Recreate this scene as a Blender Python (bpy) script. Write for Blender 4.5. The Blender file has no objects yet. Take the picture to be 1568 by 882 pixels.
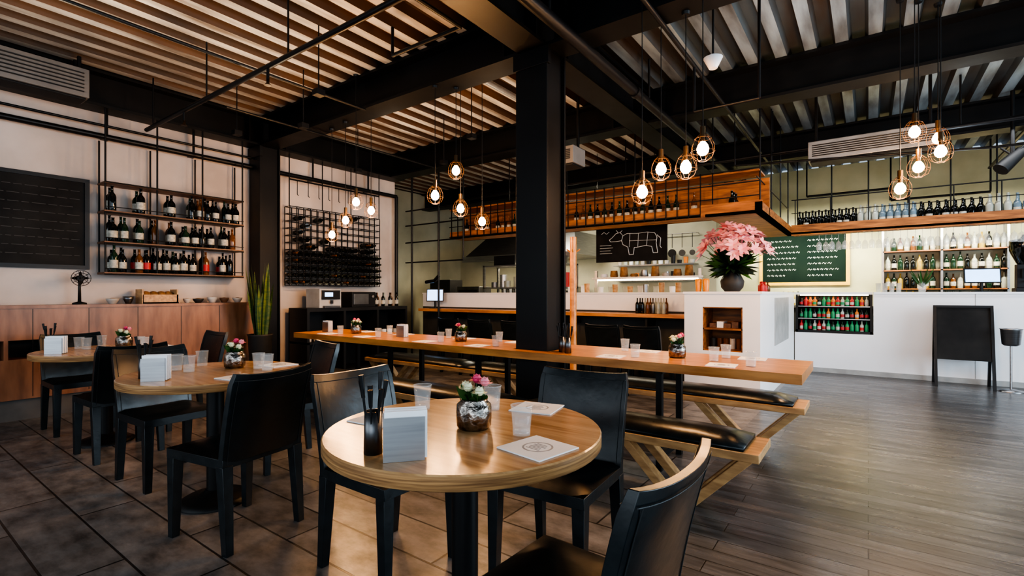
import bpy, math, random
from mathutils import Vector, Matrix
random.seed(7)
R = math.radians
SC = bpy.context.scene

# ------------------------------------------------------------ materials
def _n(nt, t, **kw):
    n = nt.nodes.new(t)
    for k, v in kw.items(): setattr(n, k, v)
    return n
def M(name, col, rough=.5, metal=0., var=.25, scale=6, bump=0., stretch=(1,1,1), emis=0, ecol=None, trans=0, alpha=1, col2=None, rvar=0., spec=None, detail=4):
    m = bpy.data.materials.new(name); m.use_nodes = True
    nt = m.node_tree; b = nt.nodes['Principled BSDF']
    tc = _n(nt,'ShaderNodeTexCoord'); mp = _n(nt,'ShaderNodeMapping'); mp.inputs['Scale'].default_value = stretch
    no = _n(nt,'ShaderNodeTexNoise'); no.inputs['Scale'].default_value = scale; no.inputs['Detail'].default_value = detail
    nt.links.new(tc.outputs['Object'], mp.inputs[0]); nt.links.new(mp.outputs[0], no.inputs['Vector'])
    cr = _n(nt,'ShaderNodeValToRGB')
    c2 = col2 if col2 else tuple(c*(1-var) for c in col)
    cr.color_ramp.elements[0].color = (*c2,1); cr.color_ramp.elements[0].position = .32
    cr.color_ramp.elements[1].color = (*col,1); cr.color_ramp.elements[1].position = .66
    nt.links.new(no.outputs['Fac'], cr.inputs[0]); nt.links.new(cr.outputs[0], b.inputs['Base Color'])
    b.inputs['Roughness'].default_value = rough; b.inputs['Metallic'].default_value = metal
    if rvar:
        mr = _n(nt,'ShaderNodeMapRange'); mr.inputs['To Min'].default_value = max(0,rough-rvar); mr.inputs['To Max'].default_value = rough+rvar
        nt.links.new(no.outputs['Fac'], mr.inputs['Value']); nt.links.new(mr.outputs[0], b.inputs['Roughness'])
    if bump:
        bp = _n(nt,'ShaderNodeBump'); bp.inputs['Strength'].default_value = bump; bp.inputs['Distance'].default_value = .01
        nt.links.new(no.outputs['Fac'], bp.inputs['Height']); nt.links.new(bp.outputs[0], b.inputs['Normal'])
    if emis:
        b.inputs['Emission Color'].default_value = (*(ecol or col),1); b.inputs['Emission Strength'].default_value = emis
    if trans: b.inputs['Transmission Weight'].default_value = trans; b.inputs['IOR'].default_value = 1.3
    if alpha < 1: b.inputs['Alpha'].default_value = alpha
    if spec is not None: b.inputs['Specular IOR Level'].default_value = spec
    return m
def brickmat(name, c1, c2, mortar, bw, rh, ms, rough, nscale, nstretch, bump=.3, rvar=.12, dark=.55):
    m = bpy.data.materials.new(name); m.use_nodes = True
    nt = m.node_tree; b = nt.nodes['Principled BSDF']
    tc = _n(nt,'ShaderNodeTexCoord')
    br = _n(nt,'ShaderNodeTexBrick'); br.offset = .37
    for k,v in (('Color1',(*c1,1)),('Color2',(*c2,1)),('Mortar',(*mortar,1)),('Scale',1),('Mortar Size',ms),('Brick Width',bw),('Row Height',rh),('Mortar Smooth',.3)):
        br.inputs[k].default_value = v
    nt.links.new(tc.outputs['Object'], br.inputs['Vector'])
    mp = _n(nt,'ShaderNodeMapping'); mp.inputs['Scale'].default_value = nstretch
    no = _n(nt,'ShaderNodeTexNoise'); no.inputs['Scale'].default_value = nscale; no.inputs['Detail'].default_value = 8; no.inputs['Roughness'].default_value=.65
    nt.links.new(tc.outputs['Object'], mp.inputs[0]); nt.links.new(mp.outputs[0], no.inputs['Vector'])
    cr = _n(nt,'ShaderNodeValToRGB'); cr.color_ramp.elements[0].position=.3; cr.color_ramp.elements[1].position=.72
    cr.color_ramp.elements[0].color=(dark,dark,dark,1); cr.color_ramp.elements[1].color=(1.4,1.4,1.4,1)
    nt.links.new(no.outputs['Fac'], cr.inputs[0])
    mx = _n(nt,'ShaderNodeMix'); mx.data_type='RGBA'; mx.blend_type='MULTIPLY'; mx.inputs[0].default_value=1
    nt.links.new(br.outputs['Color'], mx.inputs[6]); nt.links.new(cr.outputs[0], mx.inputs[7])
    nt.links.new(mx.outputs[2], b.inputs['Base Color'])
    mr = _n(nt,'ShaderNodeMapRange'); mr.inputs['To Min'].default_value=rough+rvar; mr.inputs['To Max'].default_value=rough-rvar
    nt.links.new(no.outputs['Fac'], mr.inputs['Value']); nt.links.new(mr.outputs[0], b.inputs['Roughness'])
    bp = _n(nt,'ShaderNodeBump'); bp.inputs['Strength'].default_value=bump; bp.inputs['Distance'].default_value=.004
    iv = _n(nt,'ShaderNodeMath', operation='SUBTRACT'); iv.inputs[0].default_value=1
    nt.links.new(br.outputs['Fac'], iv.inputs[1])
    ad = _n(nt,'ShaderNodeMath', operation='MULTIPLY_ADD'); ad.inputs[1].default_value=.35
    nt.links.new(no.outputs['Fac'], ad.inputs[0]); nt.links.new(iv.outputs[0], ad.inputs[2])
    nt.links.new(ad.outputs[0], bp.inputs['Height']); nt.links.new(bp.outputs[0], b.inputs['Normal'])
    return m

WOODT = M('wood_tabletop',(.58,.36,.18),.22,col2=(.38,.21,.095),scale=3,stretch=(1.2,14,6),bump=.05)
WOODL = M('wood_long_table',(.62,.27,.08),.28,col2=(.36,.135,.035),scale=3,stretch=(1,13,6),bump=.08)
WOODE = M('plywood_edge',(.50,.28,.12),.4,col2=(.20,.10,.045),scale=5,stretch=(1,1,34))
WOODC = M('wood_cabinet',(.34,.15,.075),.36,col2=(.19,.08,.038),scale=3,stretch=(4,4,.8))
WOODH = M('wood_hanging_shelf',(.42,.15,.035),.5,col2=(.13,.045,.013),scale=3,stretch=(1.2,6,9))
WOODB = M('wood_bench',(.58,.34,.15),.42,col2=(.36,.19,.08),scale=4,stretch=(2,8,8))
WOODS = M('wood_rack',(.20,.09,.045),.5,col2=(.09,.04,.02),scale=4,stretch=(6,1,8))
LEATH = M('black_leather',(.006,.011,.014),.31,var=.4,scale=18,bump=.14,rvar=.08,spec=.5)
LEATS = M('leather_seam',(.02,.024,.026),.5)
STEEL = M('black_painted_steel',(.007,.007,.0075),.48,var=.4,scale=3,bump=.05,rvar=.12,spec=.32)
PIPE  = M('black_pipe_paint',(.009,.009,.010),.4,spec=.35)
INOX  = M('brushed_stainless',(.40,.40,.41),.36,1,var=.2,scale=4,stretch=(1,1,20))
INOXD = M('dull_stainless',(.18,.18,.185),.38,1,var=.3)
SILV  = M('mercury_glass',(.42,.37,.33),.2,1,var=.8,scale=45,bump=.5)
WHITE = M('white_paint',(.86,.86,.88),.42,var=.05,scale=2)
WALLW = M('white_plaster',(.62,.55,.51),.75,col2=(.42,.36,.325),scale=1.3,bump=.1,detail=8)
WALLK = M('kitchen_wall',(.52,.51,.39),.6,col2=(.34,.335,.25),scale=1.2)
WALLB = M('bar_wall_paint',(.52,.50,.33),.7,col2=(.33,.315,.19),scale=1.2,detail=8)
WALLG = M('dark_panel_recess_shade',(.05,.05,.047),.7)
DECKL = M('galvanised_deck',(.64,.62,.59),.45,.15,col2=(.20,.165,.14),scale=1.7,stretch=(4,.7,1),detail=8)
DECKR = M('deck_recess_brown',(.12,.058,.028),.6,0,col2=(.032,.021,.015),scale=1.5,stretch=(3,.5,1),detail=8)  # mottled brown, darker than the rib flats
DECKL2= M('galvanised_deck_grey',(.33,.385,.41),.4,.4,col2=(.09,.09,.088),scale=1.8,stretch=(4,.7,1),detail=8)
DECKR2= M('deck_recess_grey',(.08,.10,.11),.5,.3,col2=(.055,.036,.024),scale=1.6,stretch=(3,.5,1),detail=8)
PAPER = M('white_napkin',(.84,.84,.86),.7,var=.05)
PRINT = M('printed_ink',(.42,.42,.44),.7,var=.3,scale=60)
GLASS = M('clear_glass',(.80,.84,.85),.03,alpha=.13,var=.02,spec=1)
GLASSB= M('glass_base',(.80,.84,.85),.04,alpha=.30,var=.02,spec=1)
CHALK = M('chalkboard',(.012,.012,.013),.7,col2=(.028,.027,.026),scale=3,detail=8,spec=.2)
CHALKG= M('green_chalkboard',(.005,.014,.011),.8,col2=(.010,.020,.015),scale=3,spec=.1)
CHALKW= M('chalk_marks',(.75,.76,.74),.9)
CHALKD= M('faint_chalk_marks',(.09,.09,.09),.9)
YELF  = M('yellow_frame',(.78,.46,.04),.5)
BOTD  = M('dark_bottle_glass',(.006,.007,.006),.08,var=.3)
BOTG  = M('green_bottle_glass',(.012,.035,.018),.08)
BOTA  = M('amber_bottle_glass',(.16,.06,.018),.1)
BOTC  = M('clear_spirit_bottle',(.42,.44,.38),.1,var=.2)
BOTB  = M('blue_tint_bottle',(.16,.23,.28),.1,var=.3)
BOTY  = M('yellow_liqueur',(.42,.30,.06),.15)
LABW  = M('label_cream',(.58,.55,.47),.6,var=.4,scale=40)
LABR  = M('label_red',(.50,.03,.03),.5)
LABP  = M('label_green',(.03,.28,.11),.5)
LABO  = M('label_orange',(.65,.20,.03),.5)
BULB  = M('glowing_bulb',(1,.55,.2),.3,emis=70,ecol=(1,.45,.12))
BRASS = M('bulb_socket',(.08,.05,.025),.4,.8)
CAGE  = M('cage_wire',(.07,.04,.024),.45,.6)
LEAF  = M('leaf_green',(.05,.15,.03),.5,var=.5,scale=10)
LEAFK = M('dark_leaf',(.012,.03,.014),.5,var=.5,scale=10)
LEAFD = M('snake_plant_leaf',(.04,.10,.035),.5,col2=(.13,.16,.04),scale=12,stretch=(1,1,4))
PINK  = M('pink_petals',(.82,.26,.32),.6,col2=(.84,.47,.49),scale=14)
PINKH = M('hot_pink_petals',(.80,.10,.22),.6,var=.4,scale=20)
CREAM = M('cream_petals',(.85,.85,.60),.6,var=.3,scale=20)
POT   = M('dark_planter',(.03,.028,.026),.6)
SCREEN= M('screen_glow',(.35,.55,.85),.3,emis=2.2,ecol=(.35,.58,.95),scale=20)
PLAST = M('black_plastic',(.012,.012,.013),.42,spec=.35)
GREYP = M('light_grey_plastic',(.42,.42,.41),.5)
ACW   = M('ac_housing',(.20,.19,.18),.5,var=.15)
LEDW  = M('led_strip',(1,.85,.6),.5,emis=16,ecol=(1,.80,.48))
DUCT  = M('silver_duct',(.42,.43,.44),.4,.8)
CONC  = M('grey_plinth',(.13,.125,.12),.7)
JUICE = M('orange_juice',(.85,.30,.03),.3)
CERAM = M('ceramic',(.55,.50,.45),.4,var=.3)
BREAD = M('bread_crust',(.35,.17,.06),.8,var=.5,scale=20)
FRAME = M('window_frame_metal',(.02,.02,.022),.45)
TILE  = brickmat('floor_tile',(.25,.232,.222),(.14,.130,.125),(.026,.024,.023),1.15,.26,.006,.32,3.6,(1.3,2.2,1),bump=.4,dark=.26)
PLANK = brickmat('floor_planks',(.14,.138,.14),(.066,.063,.063),(.013,.013,.013),1.6,.11,.003,.29,2.6,(1.0,8,1),bump=.35,rvar=.1,dark=.25)

# ------------------------------------------------------------ mesh builder
class MB:
    def __init__(s): s.v=[]; s.f=[]; s.m=[]; s.sm=[]; s.mats=[]; s.T=Matrix.Identity(4)
    def mi(s,m):
        if m not in s.mats: s.mats.append(m)
        return s.mats.index(m)
    def add(s,vs,fs,m,smooth=False):
        o=len(s.v); i=s.mi(m)
        s.v += [tuple(s.T@Vector(p)) for p in vs]
        for f in fs: s.f.append(tuple(o+k for k in f)); s.m.append(i); s.sm.append(smooth)
    def box(s,x0,x1,y0,y1,z0,z1,m):
        vs=[(x0,y0,z0),(x1,y0,z0),(x1,y1,z0),(x0,y1,z0),(x0,y0,z1),(x1,y0,z1),(x1,y1,z1),(x0,y1,z1)]
        s.hexa(vs,m)
    def hexa(s,vs,m):
        s.add(vs,[(3,2,1,0),(4,5,6,7),(0,1,5,4),(1,2,6,5),(2,3,7,6),(3,0,4,7)],m)
    def cb(s,c,sz,m,rz=0,rx=0,ry=0):
        T=Matrix.Translation(c)@Matrix.Rotation(rz,4,'Z')@Matrix.Rotation(ry,4,'Y')@Matrix.Rotation(rx,4,'X')
        a,b,d=[k/2 for k in sz]
        vs=[tuple(T@Vector(p)) for p in [(-a,-b,-d),(a,-b,-d),(a,b,-d),(-a,b,-d),(-a,-b,d),(a,-b,d),(a,b,d),(-a,b,d)]]
        s.hexa(vs,m)
    def cyl(s,p0,p1,r0,m,r1=None,seg=12,cap=True,smooth=True):
        r1=r0 if r1 is None else r1
        p0=Vector(p0);p1=Vector(p1);d=(p1-p0)
        if d.length<1e-6: return
        q=d.to_track_quat('Z','Y').to_matrix()
        vs=[]
        for p,r in ((p0,r0),(p1,r1)):
            for k in range(seg):
                a=2*math.pi*k/seg; vs.append(tuple(p+q@Vector((r*math.cos(a),r*math.sin(a),0))))
        s.add(vs,[(k,(k+1)%seg,seg+(k+1)%seg,seg+k) for k in range(seg)],m,smooth)
        if cap:
            s.add(vs,[tuple(range(seg-1,-1,-1)),tuple(range(seg,2*seg))],m)
    def tube(s,pts,r,m,seg=8):
        for a,b in zip(pts,pts[1:]): s.cyl(a,b,r,m,seg=seg)
    def lathe(s,c,prof,m,seg=16,smooth=True,cap=True):
        vs=[]
        for r,z in prof:
            for k in range(seg):
                a=2*math.pi*k/seg; vs.append((c[0]+r*math.cos(a),c[1]+r*math.sin(a),c[2]+z))
        fs=[]
        for j in range(len(prof)-1):
            for k in range(seg):
                fs.append((j*seg+k,j*seg+(k+1)%seg,(j+1)*seg+(k+1)%seg,(j+1)*seg+k))
        s.add(vs,fs,m,smooth)
        if cap:
            n=len(prof)-1; e=[]
            if prof[0][0]>1e-4: e.append(tuple(range(seg-1,-1,-1)))
            if prof[n][0]>1e-4: e.append(tuple(n*seg+k for k in range(seg)))
            if e: s.add(vs,e,m)
    def ball(s,c,r,m,sz=1.,seg=10,rings=6):
        prof=[(max(1e-5,r*math.sin(math.pi*k/rings)),-r*sz*math.cos(math.pi*k/rings)) for k in range(rings+1)]
        s.lathe(c,prof,m,seg=seg,cap=False)
    def leaf(s,p0,p1,w,m,droop=0,side=None):
        p0=Vector(p0);p1=Vector(p1);d=p1-p0
        sd=Vector(side) if side else d.cross(Vector((random.uniform(-1,1),random.uniform(-1,1),random.uniform(.2,1))))
        if sd.length<1e-5: sd=Vector((1,0,0))
        sd.normalize(); vs=[];N=5
        for k in range(N+1):
            t=k/N; ww=w*math.sin(math.pi*min(1,.12+t*.88))**.8 if k<N else 0.0008
            c=p0+d*t+Vector((0,0,-droop*t*t)); vs+= [tuple(c-sd*ww/2),tuple(c+sd*ww/2)]
        s.add(vs,[(2*k,2*k+1,2*k+3,2*k+2) for k in range(N)],m,True)
    def bottle(s,x,y,z,h=.3,r=.037,m=None,lab=None,seg=10):
        m=m or BOTD
        s.lathe((x,y,z),[(r*.9,0),(r,.01*h/.3),(r,h*.58),(r*.85,h*.66),(r*.36,h*.76),(r*.32,h*.97),(r*.4,h*.975),(r*.4,h)],m,seg=seg)
        if lab: s.lathe((x,y,z),[(r*1.03,h*.16),(r*1.03,h*.45)],lab,seg=seg,cap=False)
    def wineglass(s,x,y,z,h=.18,r=.035,m=None):
        s.lathe((x,y,z),[(r*.9,0),(r*.9,.003),(.004,.008),(.004,h*.45),(r*.7,h*.55),(r,h*.75),(r*.85,h)],m or GLASSB,seg=12,cap=False)
    def tumbler(s,x,y,z,h=.095,r=.036):
        s.lathe((x,y,z),[(r*.8,.016),(r,h),(r*.95,h),(r*.76,.016)],GLASS,seg=18,cap=False)
        s.lathe((x,y,z),[(0.001,0),(r*.78,0),(r*.8,.016),(0.001,.016)],GLASSB,seg=18,cap=False)
        s.lathe((x,y,z),[(r,h-.003),(r*1.01,h),(r*.95,h)],GLASSB,seg=18,cap=False)
    def obj(s,name,loc=(0,0,0),rz=0,bevel=0,segs=2):
        me=bpy.data.meshes.new(name); me.from_pydata(s.v,[],s.f)
        for m in s.mats: me.materials.append(m)
        me.polygons.foreach_set('material_index',s.m); me.polygons.foreach_set('use_smooth',s.sm); me.update()
        return place(me,name,loc,rz,bevel,segs)
def place(me,name,loc=(0,0,0),rz=0,bevel=0,segs=2):
    o=bpy.data.objects.new(name,me); SC.collection.objects.link(o); o.location=loc; o.rotation_euler=(0,0,rz)
    if bevel:
        b=o.modifiers.new('bevel','BEVEL'); b.width=bevel; b.segments=segs; b.limit_method='ANGLE'; b.angle_limit=R(40); b.harden_normals=False
    return o

# ------------------------------------------------------------ room shell
XL,XR,YF,YB=-6.8,4.5,-3.0,10.8
ZC=3.55
b=MB()
b.box(-9,-.9,YF,11,-.08,0,TILE); b.box(-.9,XR+.1,YF,11,-.08,0,PLANK); b.obj('floor')
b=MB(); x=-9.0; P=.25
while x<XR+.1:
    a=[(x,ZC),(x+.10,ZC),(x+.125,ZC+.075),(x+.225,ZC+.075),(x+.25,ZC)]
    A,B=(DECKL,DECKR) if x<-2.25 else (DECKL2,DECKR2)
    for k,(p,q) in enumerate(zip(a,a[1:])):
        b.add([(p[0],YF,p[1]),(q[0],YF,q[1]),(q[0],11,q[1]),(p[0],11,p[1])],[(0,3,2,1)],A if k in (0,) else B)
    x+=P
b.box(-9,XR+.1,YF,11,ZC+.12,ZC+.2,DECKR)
b.obj('ceiling')
b=MB(); b.box(XL-.12,XL,YF,5.85,0,ZC,WALLW); b.obj('wall_left')
b=MB(); b.box(-8.6,XL-.12,5.73,5.85,0,ZC,WALLK); b.obj('wall_kitchen_return')
b=MB(); b.box(-8.7,-8.6,5.73,9.7,0,ZC,WALLK); b.obj('wall_kitchen_left')
b=MB(); b.box(-8.6,-2.4,9.6,9.7,0,ZC,WALLK); b.obj('wall_kitchen_back')
b=MB(); b.box(-2.4,-2.28,9.6,YB,0,ZC,WALLK); b.obj('wall_partition')
b=MB(); b.box(-2.4,XR,YB,YB+.1,0,ZC,WALLB); b.obj('wall_bar_back')
b=MB(); b.box(XR,XR+.12,YF,YB,3.2,ZC,WALLW); b.box(XR,XR+.12,YF,-2.4,0,3.2,WALLW); b.box(XR,XR+.12,7.2,YB,0,3.2,WALLW); b.box(XR,XR+.12,2.2,2.6,0,3.2,WALLW)
b.obj('wall_right')
def window(name,p0,p1,z0,z1,n):
    b=MB(); p0=Vector(p0);p1=Vector(p1)
    for k in range(n+1):
        p=p0.lerp(p1,k/n); b.box(p.x-.03,p.x+.03,p.y-.03,p.y+.03,z0,z1,FRAME)
    for z in (z0+.03,.95,z1-.03):
        b.box(min(p0.x,p1.x)-.025,max(p0.x,p1.x)+.025,min(p0.y,p1.y)-.025,max(p0.y,p1.y)+.025,z-.03,z+.03,FRAME)
    b.obj(name)
window('window_1',(XR+.06,-2.35,0),(XR+.06,2.15,0),.0,3.2,4)
window('window_2',(XR+.06,2.65,0),(XR+.06,7.15,0),.0,3.2,4)
b=MB(); b.box(-9,XR+.12,YF-.12,YF,3.2,ZC,WALLW); b.box(-9,-6.2,YF-.12,YF,0,3.2,WALLW); b.box(-1.4,-1.0,YF-.12,YF,0,3.2,WALLW); b.obj('wall_front')
window('window_3',(-6.15,YF-.06,0),(-1.45,YF-.06,0),0,3.2,4)
window('window_4',(-.95,YF-.06,0),(XR,YF-.06,0),0,3.2,4)
b=MB(); b.box(XL,XL+.015,-3,-.9,0,.12,CONC); b.obj('baseboard_left')

# ------------------------------------------------------------ steel frame
def ceiling_beam(axis,c,a0,a1,z0=3.17,z1=ZC-.002,w=.26,stiff=()):
    b=MB()
    for (dw,za,zb) in ((w/2,z0,z0+.028),(.012,z0+.028,z1-.028),(w/2,z1-.028,z1)):
        if axis=='x': b.box(a0,a1,c-dw,c+dw,za,zb,STEEL)
        else: b.box(c-dw,c+dw,a0,a1,za,zb,STEEL)
    for s in stiff:
        if axis=='x': b.box(s-.008,s+.008,c-w/2+.01,c+w/2-.01,z0+.02,z1-.02,STEEL)
        else: b.box(c-w/2+.01,c+w/2-.01,s-.008,s+.008,z0+.02,z1-.02,STEEL)
    b.obj('ceiling_beam')
ceiling_beam('y',-6.66,YF+.02,5.84,stiff=(3.2,3.7))
for xc in (-2.2,2.6): ceiling_beam('y',xc,YF+.02,YB-.02,stiff=(3.2,3.7,5.4,5.9))
for yc in (-.7,3.45,5.65,8.3):
    ceiling_beam('x',yc,-6.52 if yc<5.8 else -8.55,-2.335,stiff=(-2.5,))
    ceiling_beam('x',yc,-2.065,2.465,stiff=(-1.9,)); ceiling_beam('x',yc,2.735,XR-.02)
def column(x,y,w=.3):
    b=MB(); h=w/2
    b.box(-h,h,-h,-h+.022,0,3.168,STEEL); b.box(-h,h,h-.022,h,0,3.168,STEEL)
    b.box(h-.055,h-.035,-h+.022,h-.022,0,3.168,STEEL); b.box(-h+.035,-h+.055,-h+.022,h-.022,0,3.168,STEEL)
    b.box(-h-.02,h+.02,-h-.012,-h+.03,3.02,3.16,STEEL)
    b.obj('steel_column',(x,y,0),bevel=.003)
column(-2.2,3.45); column(-6.64,3.45,.28)

# ------------------------------------------------------------ pipes
HT=ZC-.001
b=MB(); b.tube([(-1.78,-2.9,3.1),(-1.78,9.4,3.1),(-1.78,9.4,HT)],.045,PIPE)
for y in (-1,1.2,2.9,4.8,6.9): b.tube([(-1.78,y,3.12),(-1.78,y,HT)],.012,PIPE)
for y in (.4,2.4,4.4,6.4): b.cyl((-1.78,y,3.1),(-1.78,y+.06,3.1),.056,PIPE)
b.obj('drain_pipe')
b=MB(); zs=3.02; ys=2.05
b.tube([(-6.5,ys,zs),(4.3,ys,zs)],.022,PIPE)
for x in (-6.3,-5,-3.6,-1.2,.6,2,3.5): b.tube([(x,ys,zs),(x,ys,HT)],.008,PIPE)
for x in (-5.5,-3.9,-.9,1.3):
    b.tube([(x,ys,zs),(x,ys,zs-.12)],.012,PIPE); b.lathe((x,ys,zs-.15),[(.03,0),(.012,.02),(.012,.05)],BRASS,seg=8)
b.obj('sprinkler_pipe')
b=MB()
b.tube([(-6.45,7.1,3.0),(4.3,7.1,3.0)],.025,PIPE)
for x in (-5,-3,-1,.8,2): b.tube([(x,7.1,3.0),(x,7.1,HT)],.01,PIPE)
b.tube([(-1.2,2.5,3.14),(-1.2,8.2,3.14)],.018,PIPE); b.tube([(1.5,5.9,3.13),(1.5,10.4,3.13)],.02,PIPE)
b.tube([(-.9,10.3,2.95),(.3,10.3,2.95),(.3,10.3,2.75),(1.5,10.3,2.75)],.02,PIPE)
for x in (.3,-.9,1.5): b.tube([(x,10.3,2.95 if x<1 else 2.75),(x,10.3,HT)],.012,PIPE)
b.tube([(-1.2,4.3,3.14),(-1.2,4.3,2.75),(-.7,4.3,2.75),(-.7,4.3,HT)],.012,PIPE)
b.tube([(-1.35,6.6,2.8),(1.0,6.6,2.62),(2.2,6.6,2.62)],.012,PIPE); b.tube([(-1.35,6.6,2.8),(-1.35,6.6,HT)],.008,PIPE); b.tube([(2.2,6.6,2.62),(2.2,6.6,HT)],.008,PIPE)
b.obj('water_pipe')
b=MB()
b.tube([(-6.7,-2.9,2.90),(-6.7,5.8,2.90)],.032,PIPE); b.tube([(-6.7,-2.9,3.02),(-6.7,3.3,3.02)],.014,PIPE)
b.tube([(-6.7,5.8,2.90),(-6.7,5.8,0)],.03,PIPE)
for y in (-1,1.75,2.6,4.2,5.2): b.tube([(-6.7,y,2.90),(-6.7,y,3.168)],.014,PIPE); b.box(-6.8,-6.7,y-.03,y+.03,2.88,2.92,PIPE)
b.obj('wall_pipe_rail')
b=MB()
b.tube([(-4.3,-2.5,3.14),(-4.3,3.3,3.14)],.014,PIPE); b.tube([(-5.4,2.4,3.14),(-5.4,5.5,3.14)],.014,PIPE); b.tube([(-3.2,3.7,3.4),(-3.2,5.4,3.4)],.03,DUCT)
b.tube([(-3.4,2.9,3.3),(-2.6,2.9,3.3),(-2.6,1,3.3)],.018,PIPE)
b.tube([(-3.4,2.9,3.3),(-3.4,2.9,HT)],.014,PIPE);b.tube([(-2.6,1,3.3),(-2.6,1,HT)],.014,PIPE)
for (x,y) in ((-5.6,2.6),(-4.8,2.9),(-3.9,2.5),(-5.9,4.4),(-4.6,4.8),(-3.6,4.2)): b.tube([(x,y,2.98),(x,y,HT)],.006,PIPE); b.cb((x,y,2.96),(.08,.08,.05),PIPE)
b.obj('electrical_conduit')

# ------------------------------------------------------------ dining chair
def chair_mesh():
    b=MB(); w=.218; d=.215
    def leg(x,y,z0,z1,r0,r1,dx=0,dy=0):
        b.hexa([(x+dx-r0,y+dy-r0,z0),(x+dx+r0,y+dy-r0,z0),(x+dx+r0,y+dy+r0,z0),(x+dx-r0,y+dy+r0,z0),
                (x-r1,y-r1,z1),(x+r1,y-r1,z1),(x+r1,y+r1,z1),(x-r1,y+r1,z1)],LEATH)
    for sx in (-1,1):
        leg(sx*(w-.026),d-.028,0,.405,.018,.026,sx*.004,.006)
        leg(sx*(w-.024),-d+.024,0,.405,.018,.026,sx*.004,-.03)
    b.box(-w,w,-d,d,.395,.44,LEATH)
    N=8; vs=[]; fs=[]
    for j in range(N+1):
        for i in range(N+1):
            u=-1+2*i/N; v=-1+2*j/N
            e=max(abs(u),abs(v)); z=.44+.022*(1-e**6)-.008*(1-u*u)*(1-v*v)
            vs.append((u*w,v*d,z))
    for j in range(N):
        for i in range(N): k=j*(N+1)+i; fs.append((k,k+1,k+N+2,k+N+1))
    b.add(vs,fs,LEATH,True)
    NU,NV=12,8
    def pt(u,v,s):
        z=.415+.41*v + (.014*abs(u)**3*v)
        y=-d+.02-.055*v-.045*v*v*.8-.03*(1-u*u)*(.25+.75*v)
        th=.016 if v<.96 else .012
        ww=w*(1+.015*v)-(.012 if v>.99 else 0)
        return (u*ww,y+s*th,z)
    vs=[pt(-1+2*i/NU,j/NV,s) for s in (-1,1) for j in range(NV+1) for i in range(NU+1)]
    L=(NU+1)*(NV+1); fs=[]; ed=[]
    for j in range(NV):
        for i in range(NU):
            k=j*(NU+1)+i; fs+=[(k,k+1,k+NU+2,k+NU+1),(L+k+NU+1,L+k+NU+2,L+k+1,L+k)]
    for i in range(NU): ed.append((i+1,i,L+i,L+i+1)); k=NV*(NU+1)+i; ed.append((k,k+1,L+k+1,L+k))
    for j in range(NV):
        k=j*(NU+1); ed.append((k,k+NU+1,L+k+NU+1,L+k)); k+=NU; ed.append((k+NU+1,k,L+k,L+k+NU+1))
    b.add(vs,fs+ed,LEATH,True)
    for s in (-1,1):
        pts=[pt(-.97+1.94*i/12,.93,s*1.1) for i in range(13)]; b.tube(pts,.0022,LEATS,seg=4)
        for u in (-.9,.9):
            b.tube([pt(u,j/6*.93,s*1.1) for j in range(7)],.0022,LEATS,seg=4)
    o=b.obj('dining_chair'); me=o.data; bpy.data.objects.remove(o)
    try: me.set_sharp_from_angle(angle=R(50))
    except Exception: pass
    return me
CH=chair_mesh()
def chair(x,y,face):
    return place(CH,'dining_chair',(x,y,0),R(face),bevel=.006)
chair(-1.73,1.47,-90); chair(-1.085,1.83,180+4); chair(-.625,1.09,90-3)
chair(-2.63,1.22,90+10); chair(-3.72,1.30,-90+3); chair(-3.38,1.92,180-12)
chair(-5.15,1.92,180); chair(-4.62,1.28,92); chair(-5.70,1.30,-90)
for x in (-5.1,-4.5,-3.9,-3.3,-2.6,-2.1): chair(x,5.70,random.uniform(-4,4))

# ------------------------------------------------------------ round tables
def round_table():
    b=MB(); r=.46
    b.lathe((0,0,0),[(.001,.748),(r-.004,.748),(r,.744)],WOODT,seg=64,smooth=False,cap=False)
    b.lathe((0,0,0),[(r,.744),(r,.708),(r-.004,.704),(.001,.704)],WOODE,seg=64,cap=False)
    b.lathe((0,0,0),[(.19,0),(.19,.012),(.16,.03),(.08,.045),(.05,.07)],STEEL,seg=32)
    b.cyl((0,0,.06),(0,0,.69),.045,STEEL,seg=20)
    b.box(-.2,.2,-.03,.03,.685,.704,STEEL); b.box(-.03,.03,-.2,.2,.685,.704,STEEL)
    o=b.obj('round_dining_table'); me=o.data; bpy.data.objects.remove(o); return me
RT=round_table()
TABS=[(-1.118,1.27),(-3.08,1.31),(-5.03,1.31)]
for x,y in TABS: place(RT,'round_dining_table',(x,y,0))
def mk(fn,name,bevel=0):
    b=MB(); fn(b); o=b.obj(name); me=o.data; bpy.data.objects.remove(o); return me
def f_nap(b):
    b.box(-.055,.055,-.034,-.031,0,.118,INOX); b.box(-.055,.055,.031,.034,0,.118,INOX)
    b.box(-.055,.055,-.032,.032,0,.004,INOX)
    for k in range(7): b.box(-.052+.002*(k%2),.062-.003*(k%3),-.027+k*.008,-.023+k*.008,.005,.134-.003*(k%3),PAPER)
def f_cut(b):
    b.lathe((0,0,0),[(.001,0),(.026,0),(.024,.12),(.022,.12),(.022,.006),(.001,.006)],INOXD,seg=16,cap=False)
    for k in range(7):
        a=k*.9; p=Vector((.010*math.cos(a),.010*math.sin(a),.01)); q=Vector((.036*math.cos(a),.036*math.sin(a),.185+.02*(k%3)))
        b.cyl(p,q,.003,PLAST,seg=6)
        n=(q-p).normalized(); b.cyl(q-n*.05,q,.005,PLAST,r1=.008,seg=6)
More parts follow.
